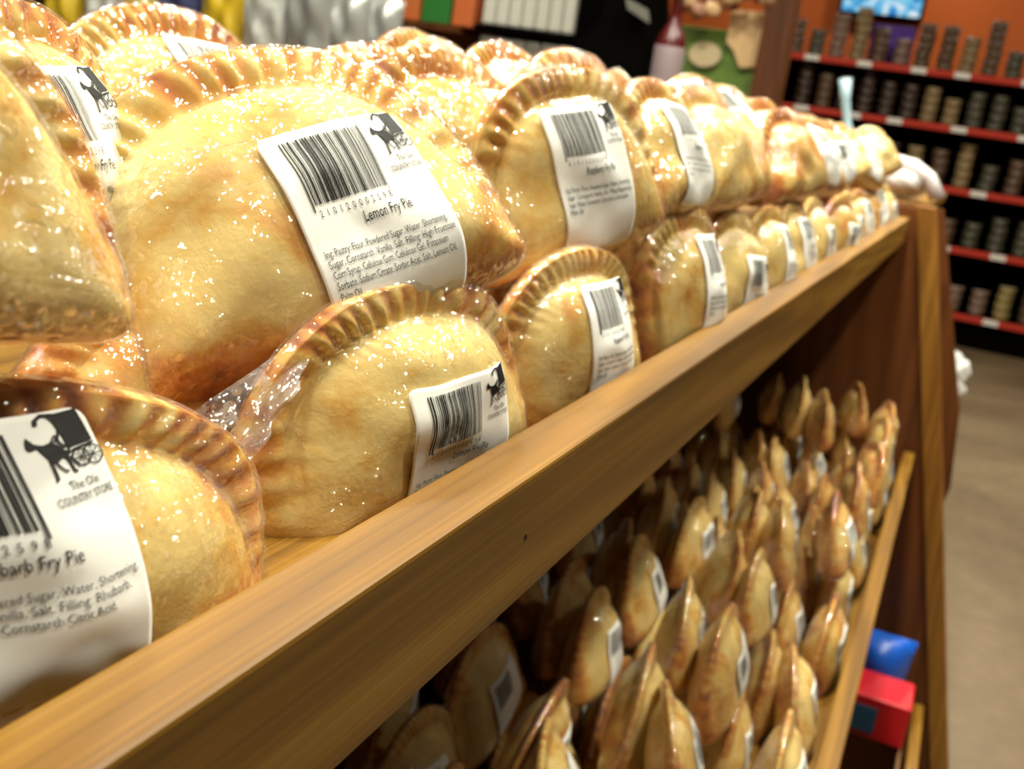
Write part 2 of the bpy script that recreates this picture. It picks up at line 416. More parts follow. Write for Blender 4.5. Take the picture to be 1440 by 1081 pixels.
def barcode(seed, digits, detail=True):
    k = Ink(); rng = random.Random(seed); x = 0.115
    while x < 0.655:
        w = rng.choice([0.0045, 0.0045, 0.0045, 0.009, 0.0135]); long_ = x < 0.135 or x > 0.635
        k.rect(A(x), B(0.385 if long_ else 0.355), A(min(x+w, 0.665)), B(0.05), 18); x += w+rng.choice([0.0045, 0.0045, 0.009, 0.012])
    if detail:
        for i, c in enumerate(digits): k.text(c, A(0.14+0.044*i), B(0.413), 0.0030, xscale=0.75)
    return k
def logo():
    k = Ink(); sx = 0.28*LW/100; ox, oy = A(0.71), B(0.222); sy = sx*1.02
    T = lambda pts: [(ox+x*sx, oy+y*sy) for x, y in pts]
    k.poly(T([(56, 42), (52, 95), (92, 98), (96, 45)]))                                   # carriage body
    k.stroke(T([(54, 94), (38, 96), (28, 90)]), 5*sx); k.stroke(T([(28, 90), (26, 84)]), 6*sx)   # hood brim
    k.stroke(T([(46, 94), (52, 84), (54, 72), (48, 60), (38, 54)]), 3*sx)
    k.stroke(T([(56, 46), (50, 46), (46, 54), (46, 62)]), 4*sx); k.stroke(T([(57, 42), (52, 36), (46, 40)]), 4*sx)
    k.poly(T([(3, 64), (0, 54), (3, 48), (10, 49), (14, 50), (20, 36), (26, 26), (34, 25), (42, 30), (50, 27), (53, 34), (46, 46), (36, 55), (22, 53), (12, 57), (5, 68)]))  # horse
    k.stroke(T([(14, 55), (24, 51), (34, 54), (44, 64)]), 2.4*sx)
    k.stroke(T([(24, 32), (23, 16), (22, 2), (20, 0)]), 4*sx); k.stroke(T([(28, 30), (32, 18), (38, 10), (41, 10)]), 3*sx)
    k.stroke(T([(47, 32), (49, 20), (50, 8), (53, 6)]), 4*sx); k.stroke(T([(50, 30), (58, 20), (60, 12)]), 3*sx)
    for cx_, r in ((68, 13), (88, 15)):
        c = [(cx_+r*math.cos(t), 24+r*math.sin(t)) for t in np.linspace(0, 2*math.pi, 15)]
        k.stroke(T(c), 2.2*sx)
        for t in np.linspace(0, math.pi, 5)[:-1]:
            k.stroke(T([(cx_-r*math.cos(t), 24-r*math.sin(t)), (cx_+r*math.cos(t), 24+r*math.sin(t))]), 1.4*sx)
    k.stroke(T([(52, 34), (62, 38), (96, 42)]), 3*sx)
    k.text('The Ole', A(0.80), B(0.262), 0.0027, width=0.13*LW); k.text('COUNTRY STORE', A(0.725), B(0.305), 0.0026, width=0.25*LW)
    return k
ING = {
 'Lemon Fry Pie': ['Ing: Pastry: Flour, Powdered Sugar, Water, Shortening,', 'Sugar, Cornstarch, Vanilla, Salt. Filling: High Fructose', 'Corn Syrup, Cellulose Gum, Cellulose Gel, Potassium', 'Sorbate, Sodium Citrate, Sorbic Acid, Salt, Lemon Oil,', 'Palm Oil.'],
 'Rhubarb Fry Pie': ['Ing: Pastry: Flour, Powdered Sugar, Water, Shortening,', 'Sugar, Cornstarch, Vanilla, Salt. Filling: Rhubarb,', 'Sugar, Water, Modified Cornstarch Citric Acid,'],
 'Raspberry Fry Pie': ['Ing: Pastry: Flour, Powdered Sugar, Water, Shortening,', 'Sugar, Cornstarch, Vanilla, Salt. Filling: Raspberries,', 'Sugar, Water, Cornstarch, Citric Acid, Lemon Juice,', 'Water, Salt'],
}
def words(title):
    k = Ink(); w = {'Lemon Fry Pie': 0.34, 'Rhubarb Fry Pie': 0.36, 'Raspberry Fry Pie': 0.42}[title]
    k.text(title, A(0.74-w), B(0.482), 0.0046, width=w*LW, bold=0.00002)
    L = ING[title]; full = max(len(t) for t in L)
    for i, t in enumerate(L): k.text(t, A(0.06), B(0.585+0.047*i), 0.0031, width=0.90*LW*len(t)/full, bold=0.0)
    return k
def paper_mesh(lm, w=LW, h=LH, r=0.0035, n=26):
    """rounded paper label lying on the wrap, with its own thickness"""
    us = np.linspace(-1, 1, n+1); V = []; Fc = []
    for j in range(n+1):
        for i in range(n+1):
            a, b = us[i]*w/2, us[j]*h/2
            ex, ey = abs(a)-(w/2-r), abs(b)-(h/2-r)
            if ex > 0 and ey > 0:
                m = max(ex, ey)/r; d = math.hypot(ex, ey)
                k = (m*r)/d; a = math.copysign(w/2-r+ex*k, a); b = math.copysign(h/2-r+ey*k, b)
            V.append((a, b))
    V = np.array(V); N = len(V)
    P = np.vstack([lm(V[:, 0], V[:, 1], np.full(N, 0.00025)), lm(V[:, 0], V[:, 1], np.full(N, 0.00005))])
    for j in range(n):
        for i in range(n):
            q = [j*(n+1)+i, j*(n+1)+i+1, (j+1)*(n+1)+i+1, (j+1)*(n+1)+i]
            Fc.append(q); Fc.append([k+N for k in q[::-1]])
    edge = [i for i in range(n)]+[j*(n+1)+n for j in range(n)]+[n*(n+1)+n-i for i in range(n)]+[(n-j)*(n+1) for j in range(n)]
    for p, q in zip(edge, edge[1:]+edge[:1]): Fc.append([q, p, p+N, q+N])
    return mesh_np('label', P, Fc, M['label'])

# ---------------------------------------------------------------- pie meshes
def shell(s, front, back, nphi, nr, grow=0.0, warp=None):
    """closed half moon skin from the two height tables"""
    ip = (np.arange(nphi)*NPHI/nphi).astype(int)
    rr = 1-np.power(np.linspace(1, 0, nr), 1.35)         # denser near the rim
    jr = rr*(NR-1); j0 = np.minimum(jr.astype(int), NR-2); g = jr-j0
    V = []; att = []
    for side, tab in ((1, front), (-1, back)):
        H = tab[ip][:, j0]*(1-g)+tab[ip][:, j0+1]*g
        R = (s.R[ip]+grow)[:, None]*rr[None, :]; P = s.phi[ip][:, None]
        Y = s.C[0]+R*np.cos(P); Z = s.C[1]+R*np.sin(P)
        V.append(np.stack([side*H, Y, Z], -1).reshape(-1, 3))
        q = 1-s.rimw[ip][:, None]; w = s.w[ip][:, None]
        b = np.clip((rr[None, :]-q+0.06)/0.20, 0, 1)*w*(0.62+0.38*np.sin(P*s.nfl+2.6*np.sin(P*3+s.fl[0])+1.5*np.sin(P*7+s.fl[2])+2.6)) + (1-w)*np.clip((rr[None, :]-0.55)/0.4, 0, 1)*0.9
        att.append((b*(0.75+0.25*np.cos(P*3+s.fl[1])) + (0.25 if side < 0 else 0.0)).reshape(-1))
    V = np.vstack(V)
    if warp: V = warp(V)
    N = nphi*nr; Fc = []
    idx = np.arange(N).reshape(nphi, nr); a = idx; b = np.roll(idx, -1, 0)
    for off, fl in ((0, False), (N, True)):
        q = np.stack([a[:, :-1], a[:, 1:], b[:, 1:], b[:, :-1]], -1).reshape(-1, 4)+off
        if fl: q = q[:, ::-1]
        Fc.append(q)
    e = np.stack([a[:, -1], a[:, -1]+N, b[:, -1]+N, b[:, -1]], -1)
    Fc.append(e); Fc = np.vstack(Fc)
    return V, Fc, np.concatenate(att)
def droop(kx, ky):
    """rims of a soft pie curl a little out of its plane"""
    def f(V):
        V = V.copy(); u = V[:, 1]/(PL/2); v = V[:, 2]/PH
        V[:, 0] += kx*np.clip(-u-0.2, 0, 2)**2+ky*np.clip(v-0.5, 0, 1)**2; return V
    return f
class Proto: pass
def make_proto(seed, title, lab=(0.0, 0.024, 4.0), res=(240, 40), fine=True, scale=1.0, lump=1.0, kx=0.0, ky=0.0, ls=(1, 1), **kw):
    s = PieShape(seed, lump=lump, **kw); p = Proto(); p.shape = s; p.title = title
    wf = droop(kx, ky)
    V, Fc, at = shell(s, s.hf, s.hb, *res, warp=wf); p.crust = mesh_np('crust', V, Fc, M['crust'], attr=at)
    V, Fc, _ = shell(s, s.ff, s.fb, *res, grow=0.0010, warp=wf); p.film = mesh_np('plastic_wrap', V, Fc, M['film'])
    lm0 = s.label_map(lab[0], lab[1], math.radians(lab[2])); lm = lambda a, b, l=0.0: wf(lm0(np.asarray(a)*ls[0], np.asarray(b)*ls[1], l))
    p.label = paper_mesh(lm, n=44 if fine else 12)
    p.bar = barcode(seed, '210120002598', fine).mesh('barcode', lm, 0.00055)
    p.logo = logo().mesh('printed_emblem', lm, 0.00055) if fine else None
    p.words = words(title).mesh('printed_text', lm, 0.00055) if fine else None
    return p
def loose_wrap(parent, corners, seed, n=34, amp=0.0035):
    """crumpled tail of cling film"""
    a, b, c, d = [np.array(q, float) for q in corners]; rg_ = np.random.RandomState(seed); V = []; Fc = []
    W_ = [(rg_.uniform(6, 26), rg_.uniform(0, 6.3), rg_.uniform(0, 6.3)) for _ in range(10)]
    nn = np.cross(b-a, d-a); nn /= np.linalg.norm(nn)
    for j in range(n+1):
        for i in range(n+1):
            u, v = i/n, j/n; p = (a*(1-u)+b*u)*(1-v)+(d*(1-u)+c*u)*v
            k = sum(math.sin(f_*(u*math.cos(t)+v*math.sin(t))+q) for f_, t, q in W_)/3.0
            e = math.sin(math.pi*min(max(v, 0.02), 0.98))**0.3
            V.append(p+nn*k*amp*e+(b-a)*0.04*math.sin(v*17+seed)*(u-0.5))
    for j in range(n):
        for i in range(n):
            q = j*(n+1)+i; Fc.append([q, q+1, q+n+2, q+n+1])
    me = mesh_np('loose_wrap', V, Fc, M['film_loose']); o = put('loose_wrap', me, parent)
    o.matrix_parent_inverse = parent.matrix_world.inverted(); o['label'] = 'crumpled loose tail of cling film'; return kid(parent, o)
def place_pie(p, loc, ang, label, group=None, scale=1.0, with_label=True):
    t = empty('fry_pie', loc, rot_m(*ang) @ np.diag(scale if isinstance(scale, (list, tuple)) else (scale,)*3))
    kid(t, put('crust', p.crust, t)); kid(t, put('plastic_wrap', p.film, t))
    if with_label:
        l = kid(t, put('label', p.label, t)); kid(l, put('barcode', p.bar, l))
        if p.logo: kid(l, put('emblem', p.logo, l)); kid(l, put('printed_text', p.words, l))
    tag(t, label, 'pie', group); return t
# ---------------------------------------------------------------- the room
def wallm(name, col, var=0.1): return m_plain(name, col, 0.8, spec=0.2, var=var)
def floor_mat():
    m, nt, b = new_mat('sealed_concrete'); v = coords(nt)
    n = noise(nt, v, 1.3, 5, 0.6, 0.6); f = noise(nt, v, 22, 4, 0.6)
    t = math_n(nt, 'ADD', math_n(nt, 'MULTIPLY', n, 0.75), math_n(nt, 'MULTIPLY', f, 0.25))
    r = ramp(nt, [(0.3, srgb(84, 68, 48)), (0.5, srgb(108, 90, 66)), (0.72, srgb(132, 113, 86))]); nt.links.new(t, r.inputs[0])
    nt.links.new(r.outputs[0], b.inputs['Base Color']); b.inputs['Roughness'].default_value = 0.38; b.inputs['Specular IOR Level'].default_value = 0.4
    return m
def struct(name, mb, mat): o = mb.build(name, mat); o['kind'] = 'structure'; return o
struct('floor', MB().box((-7, -2.5, FLOOR_Z-0.1), (4.5, 9.9, FLOOR_Z)), floor_mat())
struct('wall_back', MB().box((-7, 9.6, FLOOR_Z), (4.5, 9.75, CEIL_Z+0.1)), wallm('orange_paint', srgb(188, 92, 40)))
struct('wall_left', MB().box((-7.1, -2.5, FLOOR_Z), (-7, 9.9, CEIL_Z+0.1)), wallm('tan_paint', srgb(150, 110, 70)))
struct('wall_right', MB().box((4.5, -2.5, FLOOR_Z), (4.6, 9.9, CEIL_Z+0.1)), wallm('tan_paint_right', srgb(150, 110, 70)))
struct('ceiling', MB().box((-7, -2.5, CEIL_Z), (4.5, 9.9, CEIL_Z+0.1)), wallm('dark_ceiling_paint', srgb(70, 62, 54)))

# ---------------------------------------------------------------- the wooden display rack
RX0, RX1, RT, RB = -0.1165, -0.097, -0.103, -0.1447       # rail: inner and outer face, top, underside
BED = -0.1220                                             # boards the pies stand on
Y0, YE = -0.75, 2.03
rack = empty('display_rack', (-0.4, 0.6, FLOOR_Z))
def rpart(name, mb, mat, label=None):
    o = mb.build(name, mat); o.parent = rack; o.matrix_parent_inverse = Matrix.Translation(Vector((0.4, -0.6, -FLOOR_Z))); KIDS.setdefault(rack, []).append(o)
    if label: o['label'] = label
    return o
rpart('rail', MB().box((RX0, Y0, RB), (RX1, YE-0.012, RT), 0.0012), M['wood_y'], 'honey coloured front rail')
rpart('shelf_board', MB().box((-0.70, Y0, -0.1445), (RX0-0.0005, YE-0.012, BED)), M['wood_y'])
L2Z, L3Z = -0.515, -0.99
rpart('rail', MB().box((-0.012, Y0, L2Z-0.055), (0.007, YE-0.012, L2Z), 0.0015), M['wood_y'])
rpart('shelf_board', MB().box((-0.70, Y0, -0.588), (-0.0125, YE-0.012, -0.570)), M['wood_y'])
rpart('rail', MB().box((0.115, Y0, L3Z-0.06), (0.134, YE-0.012, L3Z), 0.0015), M['wood_y'])
rpart('shelf_board', MB().box((-0.70, Y0, -1.10), (0.1145, YE-0.012, -1.08)), M['wood_y'])
def front_x(z): return -0.084-0.255*(z+0.103)
prof = [(-0.72, FLOOR_Z), (front_x(FLOOR_Z), FLOOR_Z), (front_x(-0.085), -0.085), (-0.72, -0.085)]
rpart('end_panel', MB().prism(prof, 1, YE, YE+0.02), M['wood_dark'], 'dark far end board')
rpart('end_panel', MB().prism([(x, z) for x, z in prof], 1, Y0-0.02, Y0), M['wood_dark'])
w = 0.032
rpart('trim_board', MB().prism([(front_x(FLOOR_Z), FLOOR_Z), (front_x(FLOOR_Z)+w, FLOOR_Z), (front_x(-0.08)+w, -0.08), (front_x(-0.08), -0.08)], 1, YE-0.011, YE+0.055, 0.001), M['wood_z'], 'slanting upright at the far end')
rpart('trim_board', MB().box((-0.70, YE+0.0205, -0.105), (front_x(-0.08), YE+0.055, -0.0795)), M['wood_z'])
rpart('back_panel', MB().box((-0.72, Y0, FLOOR_Z), (-0.7005, YE, -0.05)), M['wood_dark'])
rpart('kick_board', MB().box((-0.70, Y0, FLOOR_Z), (0.10, Y0+0.02, -1.10)), M['wood_dark'])

o = rpart('nail_hole', MB().lathe([(0.0009, -0.0003), (0.0009, 0.0002)], n=10), M['ink'])

q = at_x(739, 755, RX1); o.matrix_world = Matrix.Translation(Vector(q.tolist())) @ Matrix.Rotation(math.pi/2, 4, 'Y')
tag(rack, 'long honey coloured wooden rack holding all the wrapped pies', 'display rack')

# ---------------------------------------------------------------- the pies of the top shelf, near ones first
LOW, UP = 0.94, 1.05
heroes = []
def hero(seed, title, lab, loc, ang, label, k=1.0, res=(300, 48), hw=(1, 1, 1), **kw):
    p = make_proto(seed, title, lab, res, True, **kw); heroes.append(p)
    return place_pie(p, [c*k for c in loc], ang, label, None, tuple(k*c for c in hw)), p
h1, P1 = hero(11, 'Lemon Fry Pie', (0.0115, 0.0241, -0.6), (-0.1634, 0.2690, -0.0778), (-32.8, -27.0, 19.9),
     'large wrapped fry pie with sharp Lemon label, lying tilted on the upper layer', 1.05, hw=(1.10, 1.07, 1.08), ls=(0.90, 0.90))
h2, P2 = hero(12, 'Lemon Fry Pie', (0.0059, 0.0198, -7.2), (-0.1662, 0.3115, -0.1328), (-11.4, 3.0, 9.9),
     'wrapped Lemon fry pie standing against the rail below the large tilted one', 0.92, hw=(1.08, 1.0, 0.84), kx=0.004)
h3, P3 = hero(13, 'Rhubarb Fry Pie', (-0.0141, 0.050, 8.5), (-0.1564, 0.1304, -0.1211), (-6.6, 7.9, -9.6),
     'nearest wrapped fry pie at the lower left, cut by the frame, with Rhubarb label', 1.0, hw=(1.05, 1.10, 0.72))
h4, P4 = hero(14, 'Raspberry Fry Pie', (-0.0009, 0.0385, -3.7), (-0.1652, 0.4622, -0.0657), (-21.3, -5.5, 13.3),
     'wrapped Raspberry fry pie on the upper layer just behind the large Lemon one', 1.0, hw=(0.873, 0.93, 0.988), kx=0.008)
h5, P5 = hero(15, 'Raspberry Fry Pie', (0.0083, 0.0393, -5.1), (-0.1632, 0.4719, -0.1381), (-9.1, 1.8, 5.1),
     'wrapped fry pie at the rail under the upper Raspberry one, label half turned away', 0.885, hw=(0.92, 0.97, 0.907))
P8 = make_proto(18, 'Raspberry Fry Pie', (0.040, 0.034, 0), (240, 40), True)
P6 = make_proto(16, 'Lemon Fry Pie', (-0.0120, 0.010, 20), (240, 40), True)
P7 = make_proto(12, 'Lemon Fry Pie', (-0.001, 0.0336, -13.0), (240, 40), True, kx=0.004)
P = [P1, P2, P3, P4, P5]
place_pie(P6, (-0.157, 0.097, -0.045), (3.5, -7, -13), 'wrapped fry pie cut by the left edge on the upper layer', None, (1, 1, 0.71))
place_pie(P4, (-0.1606, 0.5795, -0.0516), (-2.7, -10.9, 1.2), 'wrapped fry pie with narrow turned label, directly right of the upper Raspberry pie', None, (1, 1, 0.87))
place_pie(P5, (-0.1416, 0.580, BED+0.001), (-5, 0, 1.8), 'third wrapped fry pie along the rail, brown, right of the turned Raspberry label', None, (0.9, 0.95, 0.94))
def X3(pts): return [at_x(a_, b_, x_) for a_, b_, x_ in pts]
loose_wrap(h2, X3([(262, 585, -.158), (440, 462, -.165), (425, 535, -.150), (325, 690, -.146)]), 2)
loose_wrap(h5, X3([(692, 440, -.158), (770, 372, -.166), (790, 400, -.155), (715, 500, -.148)]), 4, amp=0.002)
loose_wrap(h3, X3([(318, 650, -.142), (336, 650, -.150), (352, 815, -.145), (335, 812, -.136)]), 6, amp=0.0012)
rng = random.Random(5)
ORD = ['first', 'second', 'third', 'fourth', 'fifth', 'sixth', 'seventh', 'eighth', 'ninth', 'tenth', 'eleventh', 'twelfth', 'thirteenth', 'fourteenth', 'fifteenth', 'sixteenth']
# cheaper copies of the same kinds for the blurred rows
Q = [make_proto(21+i, ['Lemon Fry Pie', 'Raspberry Fry Pie', 'Rhubarb Fry Pie'][i % 3], (rng.uniform(-0.01, 0.01), 0.024, rng.uniform(-6, 6)), (112, 18), False, lump=1.2) for i in range(5)]
# lower layer along the rail
ys = [0.710, 0.835, 0.965, 1.10, 1.235, 1.37, 1.505, 1.645, 1.785, 1.92]
for i, y in enumerate(ys):
    place_pie(P[rng.randrange(5)], (-0.1400+rng.uniform(-.002, .002), y, BED+0.001), (rng.uniform(-12, -2), rng.uniform(-3, 5), rng.uniform(-3, 5)),
              'wrapped fry pie standing along the top rail, %s from the far end' % ORD[len(ys)-1-i], 'pies along the top rail', (0.88, 0.90, 0.84))
# upper layer above the rail row
up = [(0.70, -0.158, -0.052, -8, -16, 4, 1.0), (0.835, -0.165, -0.05, 10, -24, -6, 1.02), (0.975, -0.155, -0.052, -14, -12, 6, 1.0), (1.115, -0.160, -0.050, -20, -14, 0, 1.0),
      (1.26, -0.158, -0.050, -16, -18, 8, 1.0), (1.43, -0.170, -0.048, 6, -14, 10, 1.0), (1.60, -0.155, -0.050, -12, -18, -8, 1.0), (1.79, -0.150, -0.040, -22, -20, 12, 1.05)]
for i, (y, x, z, a, b, c, k) in enumerate(up):
    place_pie(P[[0, 1, 3, 4, 0, 2, 3, 1][i]], (x, y, z), (a, b, c), 'wrapped fry pie in the front of the upper layer, %s from the far end' % ORD[len(up)-1-i], 'front pies of the upper layer', (k, k, k*0.93), i not in (0, 1, 2, 7))
# second and deeper columns of the upper layer
near2 = [((-0.2420, 0.226, -0.0705), (13, -9, 13.4), (1, .953, .926), P7, 'wrapped fry pie behind the left edge pie, barcode showing between two pies'),
         ((-0.300, 0.365, -0.066), (-4, -14, 4), 1.0, P5, 'wrapped fry pie peeking over the top left, small barcode at the frame top'),
         ((-0.235, 0.352, -0.075), (-12, -18, 8), 0.98, P1, 'wrapped fry pie hidden behind the top of the large Lemon pie'),
         ((-0.245, 0.455, -0.062), (-22, -26, -4), 1.0, P4, 'wrapped fry pie with fluted crimp showing above the large Lemon pie'),
         ((-0.200, 0.420, -0.064), (-14, -18, 6), 0.98, P8, 'wrapped fry pie squeezed between the large Lemon and the Raspberry pie, label edge on'),
         ((-0.350, 0.655, -0.050), (-4, -10, 0), 1.0, P2, 'pale wrapped fry pie behind the fluted crimp, its flat top at the skyline')]
for loc, ang, k, pr, lb in near2: place_pie(pr, loc, ang, lb, None, k)
n = 0
for ci, x in enumerate((-0.208, -0.262, -0.316)):
    y = 0.575+ci*0.04; r = 0
    while y < 1.95:
        place_pie(P[rng.randrange(5)], (x+rng.uniform(-.006, .006), y, -0.052+rng.uniform(-.003, .010)), (rng.uniform(-20, 6), rng.uniform(-24, -8), rng.uniform(-8, 8)),
                  'upper layer fry pie, %s column behind the front ones, %s from the near end' % (ORD[ci], ORD[r]), 'deeper pies of the upper layer', rng.uniform(0.95, 1.03))
        y += rng.uniform(0.138, 0.155); r += 1
# second column of the lower layer, seen in the gaps
for i, y in enumerate([-0.04, 0.10, 0.245, 0.39, 0.535, 0.68, 0.825, 0.97]):
    place_pie(P[(i+2) % 5], (-0.196, y, BED+0.001), (180+rng.uniform(-6, 6), rng.uniform(3, 8), rng.uniform(-3, 3)),
              'shaded fry pie behind the top rail row, %s from the near end' % ORD[i], 'shaded pies behind the rail row', (0.85, 1.0, 0.74))

# ---------------------------------------------------------------- lower shelf: pies side by side like books
B2 = -0.570+0.003
cols = [-0.044-0.050*i for i in range(10)]
for ci, x in enumerate(cols):
    y = 0.42+0.04*(ci % 3); r = 0
    while y < 1.95:
        place_pie(Q[rng.randrange(5)], (x+rng.uniform(-.006, .006), y, B2), (rng.uniform(0, 20), rng.uniform(-12, 8), rng.uniform(-9, 9)),
                  'lower shelf fry pie, bottom layer, %s column from the rail, %s from near end' % (ORD[ci], ORD[r]), 'bottom layer of the lower shelf', (0.82, 0.95, rng.uniform(0.98, 1.08)))
        y += rng.uniform(0.140, 0.155); r += 1
for ci, x in enumerate(cols[:8]):
    y = 0.46+0.05*((ci+1) % 3); r = 0
    while y < 1.95:
        far = y > 1.8 or (y < 1.25 and ci > 0) or (y >= 1.25 and ci in (0,)) 
        if far or (1.25 <= y <= 1.8 and rng.random() < 0.0):
            place_pie(Q[rng.randrange(5)], (x-0.012+rng.uniform(-.008, .008), y, B2+0.083+rng.uniform(0, .006)), (rng.uniform(0, 22), rng.uniform(-14, 12), rng.uniform(-12, 12)),
                      'lower shelf fry pie, second layer, %s column from the rail, %s from near end' % (ORD[ci], ORD[r]), 'second layer of the lower shelf', (0.82, 0.95, rng.uniform(0.98, 1.06)))
            r += 1
        y += rng.uniform(0.142, 0.16)
# ---------------------------------------------------------------- far gondola with tubs
GY = 8.0
M['black'] = m_plain('black_steel', srgb(7, 6, 5), 0.9, spec=0.0)
M['red_edge'] = m_plain('red_price_rail', srgb(190, 46, 24), 0.45)
M['tagw'] = m_plain('white_price_tag', srgb(235, 230, 220), 0.5)
SHZ = [0.585, 0.238, -0.160, -0.553, -0.997]
gon = empty('store_shelving', (0, GY, FLOOR_Z))
def gpart(root, name, mb, mat, smooth=False):
    o = mb.build(name, mat, smooth=smooth); o.parent = root; o.matrix_parent_inverse = root.matrix_world.inverted(); return o
gpart(gon, 'back_panel', MB().box((-1.75, GY+0.42, FLOOR_Z), (1.6, GY+0.45, 0.62)), M['black'])
gpart(gon, 'base', MB().box((-1.75, GY+0.02, FLOOR_Z), (1.6, GY+0.42, SHZ[4]-0.03)), M['black'])
for x in (-1.75, -0.62, 0.52): gpart(gon, 'upright', MB().box((x, GY+0.38, FLOOR_Z), (x+0.03, GY+0.42, 0.9)), M['black'])
for z in SHZ:
    gpart(gon, 'shelf', MB().box((-1.75, GY+0.005, z-0.022), (1.6, GY+0.41, z)), M['black'])
    gpart(gon, 'price_rail', MB().box((-1.75, GY-0.012, z-0.038), (1.6, GY+0.004, z+0.004), 0.002), M['red_edge'])
rg = random.Random(3)
for si, z in enumerate(SHZ):
    x = -1.6
    while x < 1.5:
        gpart(gon, 'price_tag', MB().box((x, GY-0.016, z-0.034), (x+0.10, GY-0.0125, z+0.002)), M['tagw']); x += rg.choice([0.28, 0.42, 0.36])
tag(gon, 'black store shelving with red price rails on the back wall side', 'store shelving')
def tub_proto(name, col, lid):
    t = MB().lathe([(0.044, 0.0), (0.047, 0.003), (0.053, 0.050)], n=18).mesh('tub_body', m_plain(name, tuple(c*0.6 for c in col), 0.35, var=0.35), True)
    l = MB().lathe([(0.0555, 0.0), (0.0565, 0.004), (0.054, 0.009), (0.046, 0.007)], n=18).mesh('tub_lid', m_plain(name+'_lid', tuple(c*0.7 for c in lid), 0.25), True)
    return t, l
TB = [tub_proto('dark_chocolates', srgb(70, 42, 30), srgb(120, 96, 84)), tub_proto('pale_nuts', srgb(178, 144, 92), srgb(190, 164, 120)),
      tub_proto('brown_nuts', srgb(120, 86, 58), srgb(140, 112, 86)), tub_proto('grey_seeds', srgb(96, 88, 66), srgb(120, 112, 90)),
      tub_proto('pink_mix', srgb(160, 120, 100), srgb(190, 160, 140)), tub_proto('yellow_mix', srgb(190, 160, 80), srgb(200, 185, 140))]
KN = ['dark brown', 'pale tan', 'mid brown', 'grey green', 'dusty pink', 'yellow']
SN = ['top', 'second', 'third', 'fourth', 'lowest']
plan = [  # per shelf: how many tubs high
    [4, 3, 5, 6, 4, 3, 5, 5, 4, 6, 3, 4, 4, 5], [5, 4, 4, 5, 4, 4, 4, 3, 4, 4, 3, 4], [3, 4, 4, 4, 5, 3, 4, 4, 3, 4], [3, 3, 3, 4, 4, 3, 4, 3], [3, 3, 3, 4, 4, 3, 4, 4]]
kinds = [[2, 3, 4, 1, 2, 4, 2, 2, 1, 2, 3, 0, 1, 2], [0, 2, 0, 0, 0, 0, 1, 1, 3, 3, 3, 2], [2, 0, 1, 2, 1, 3, 2, 1, 2, 3], [0, 2, 3, 3, 3, 2, 3, 2], [2, 4, 4, 5, 2, 4, 5, 2]]
x_start = [-1.42, -1.30, -0.78, -0.30, -0.15]
def tub(x, y, z, k, lb, grp, n=0):
    t = empty('snack_tub', (x, y, z)); put('tub_body', TB[k][0], t); put('lid', TB[k][1], t, (0, 0, 0.050)); tag(t, lb, 'tub', grp)
for si in range(5):
    x = x_start[si]; step = 0.145 if si < 2 else 0.165
    for k in range(len(plan[si])):
        if x > 0.95: break
        for j in range(plan[si][k]):
            if SHZ[si]+0.061*(j+1) > (SHZ[si-1]-0.04 if si else 9): break
            tub(x+rg.uniform(-.004, .004), GY+0.10+rg.uniform(-.006, .006), SHZ[si]+0.0005+0.0592*j, kinds[si][k],
                '%s tub on the %s far shelf, %s stack from left, %s from bottom' % (KN[kinds[si][k]], SN[si], ORD[k], ORD[j]), 'snack tubs on the far shelving')
        x += step
# purple carton behind the top stacks
a = at_y(1222, 70, 8.3); b = at_y(1290, 34, 8.3)
tag(MB().box((a[0], 8.27, SHZ[0]+0.0005), (b[0], 8.39, b[2]-0.03), 0.004).build('carton', m_plain('purple_card', srgb(84, 40, 150), 0.5)), 'purple carton behind the stacks on the top red edged shelf', 'box')
# lit screen on the orange wall
a = at_y(1183, 14, 9.5); b = at_y(1295, 14, 9.5)
scr = empty('wall_screen', (a[0]+0.35, 9.6, a[2]+0.2))
def sky_mat():
    m, nt, bb = new_mat('screen_picture'); v = coords(nt); n = noise(nt, v, 9, 3, 0.5, 1.0)
    r = ramp(nt, [(0.35, srgb(20, 120, 205)), (0.52, srgb(110, 205, 245)), (0.68, srgb(250, 252, 255))]); nt.links.new(n, r.inputs[0])
    nt.links.new(r.outputs[0], bb.inputs['Emission Color']); bb.inputs['Emission Strength'].default_value = 1.0; bb.inputs['Base Color'].default_value = (0, 0, 0, 1)
    return m
gpart(scr, 'frame', MB().box((a[0]-0.02, 9.50, a[2]-0.02), (b[0]+0.02, 9.60, a[2]+0.44), 0.004), M['black'])
gpart(scr, 'screen', MB().box((a[0], 9.492, a[2]), (b[0], 9.4995, a[2]+0.42)), sky_mat())
tag(scr, 'bright blue lit screen on the orange back wall', 'screen')

# ---------------------------------------------------------------- brown post and the green board beside it
a = at_y(1104, 0, 4.3)
tag(MB().box((a[0]-0.055, 4.25, FLOOR_Z), (a[0]+0.055, 4.36, 1.2), 0.006).build('wooden_post', M['wood_dark']), 'thick brown wooden post right of the green board', 'post')
M['green'] = (lambda: (lambda m, nt, b: (nt.links.new(mixc(nt, noise(nt, coords(nt), 9, 4, 0.6, 0.8), srgb(38, 70, 18), srgb(120, 150, 56)), b.inputs['Base Color']), m)[1])(*new_mat('leaf_green_print')))()
a = at_y(915, 150, 4.4); b = at_y(1090, 30, 4.4)
tag(MB().box((a[0], 4.40, FLOOR_Z), (b[0]+0.05, 4.43, at_y(1000, 40, 4.4)[2]), 0.004).build('display_board', M['green']), 'leafy green printed board behind the pies, left of the brown post', 'board')
cream = m_plain('bare_plywood', srgb(214, 178, 128), 0.6, var=0.1)
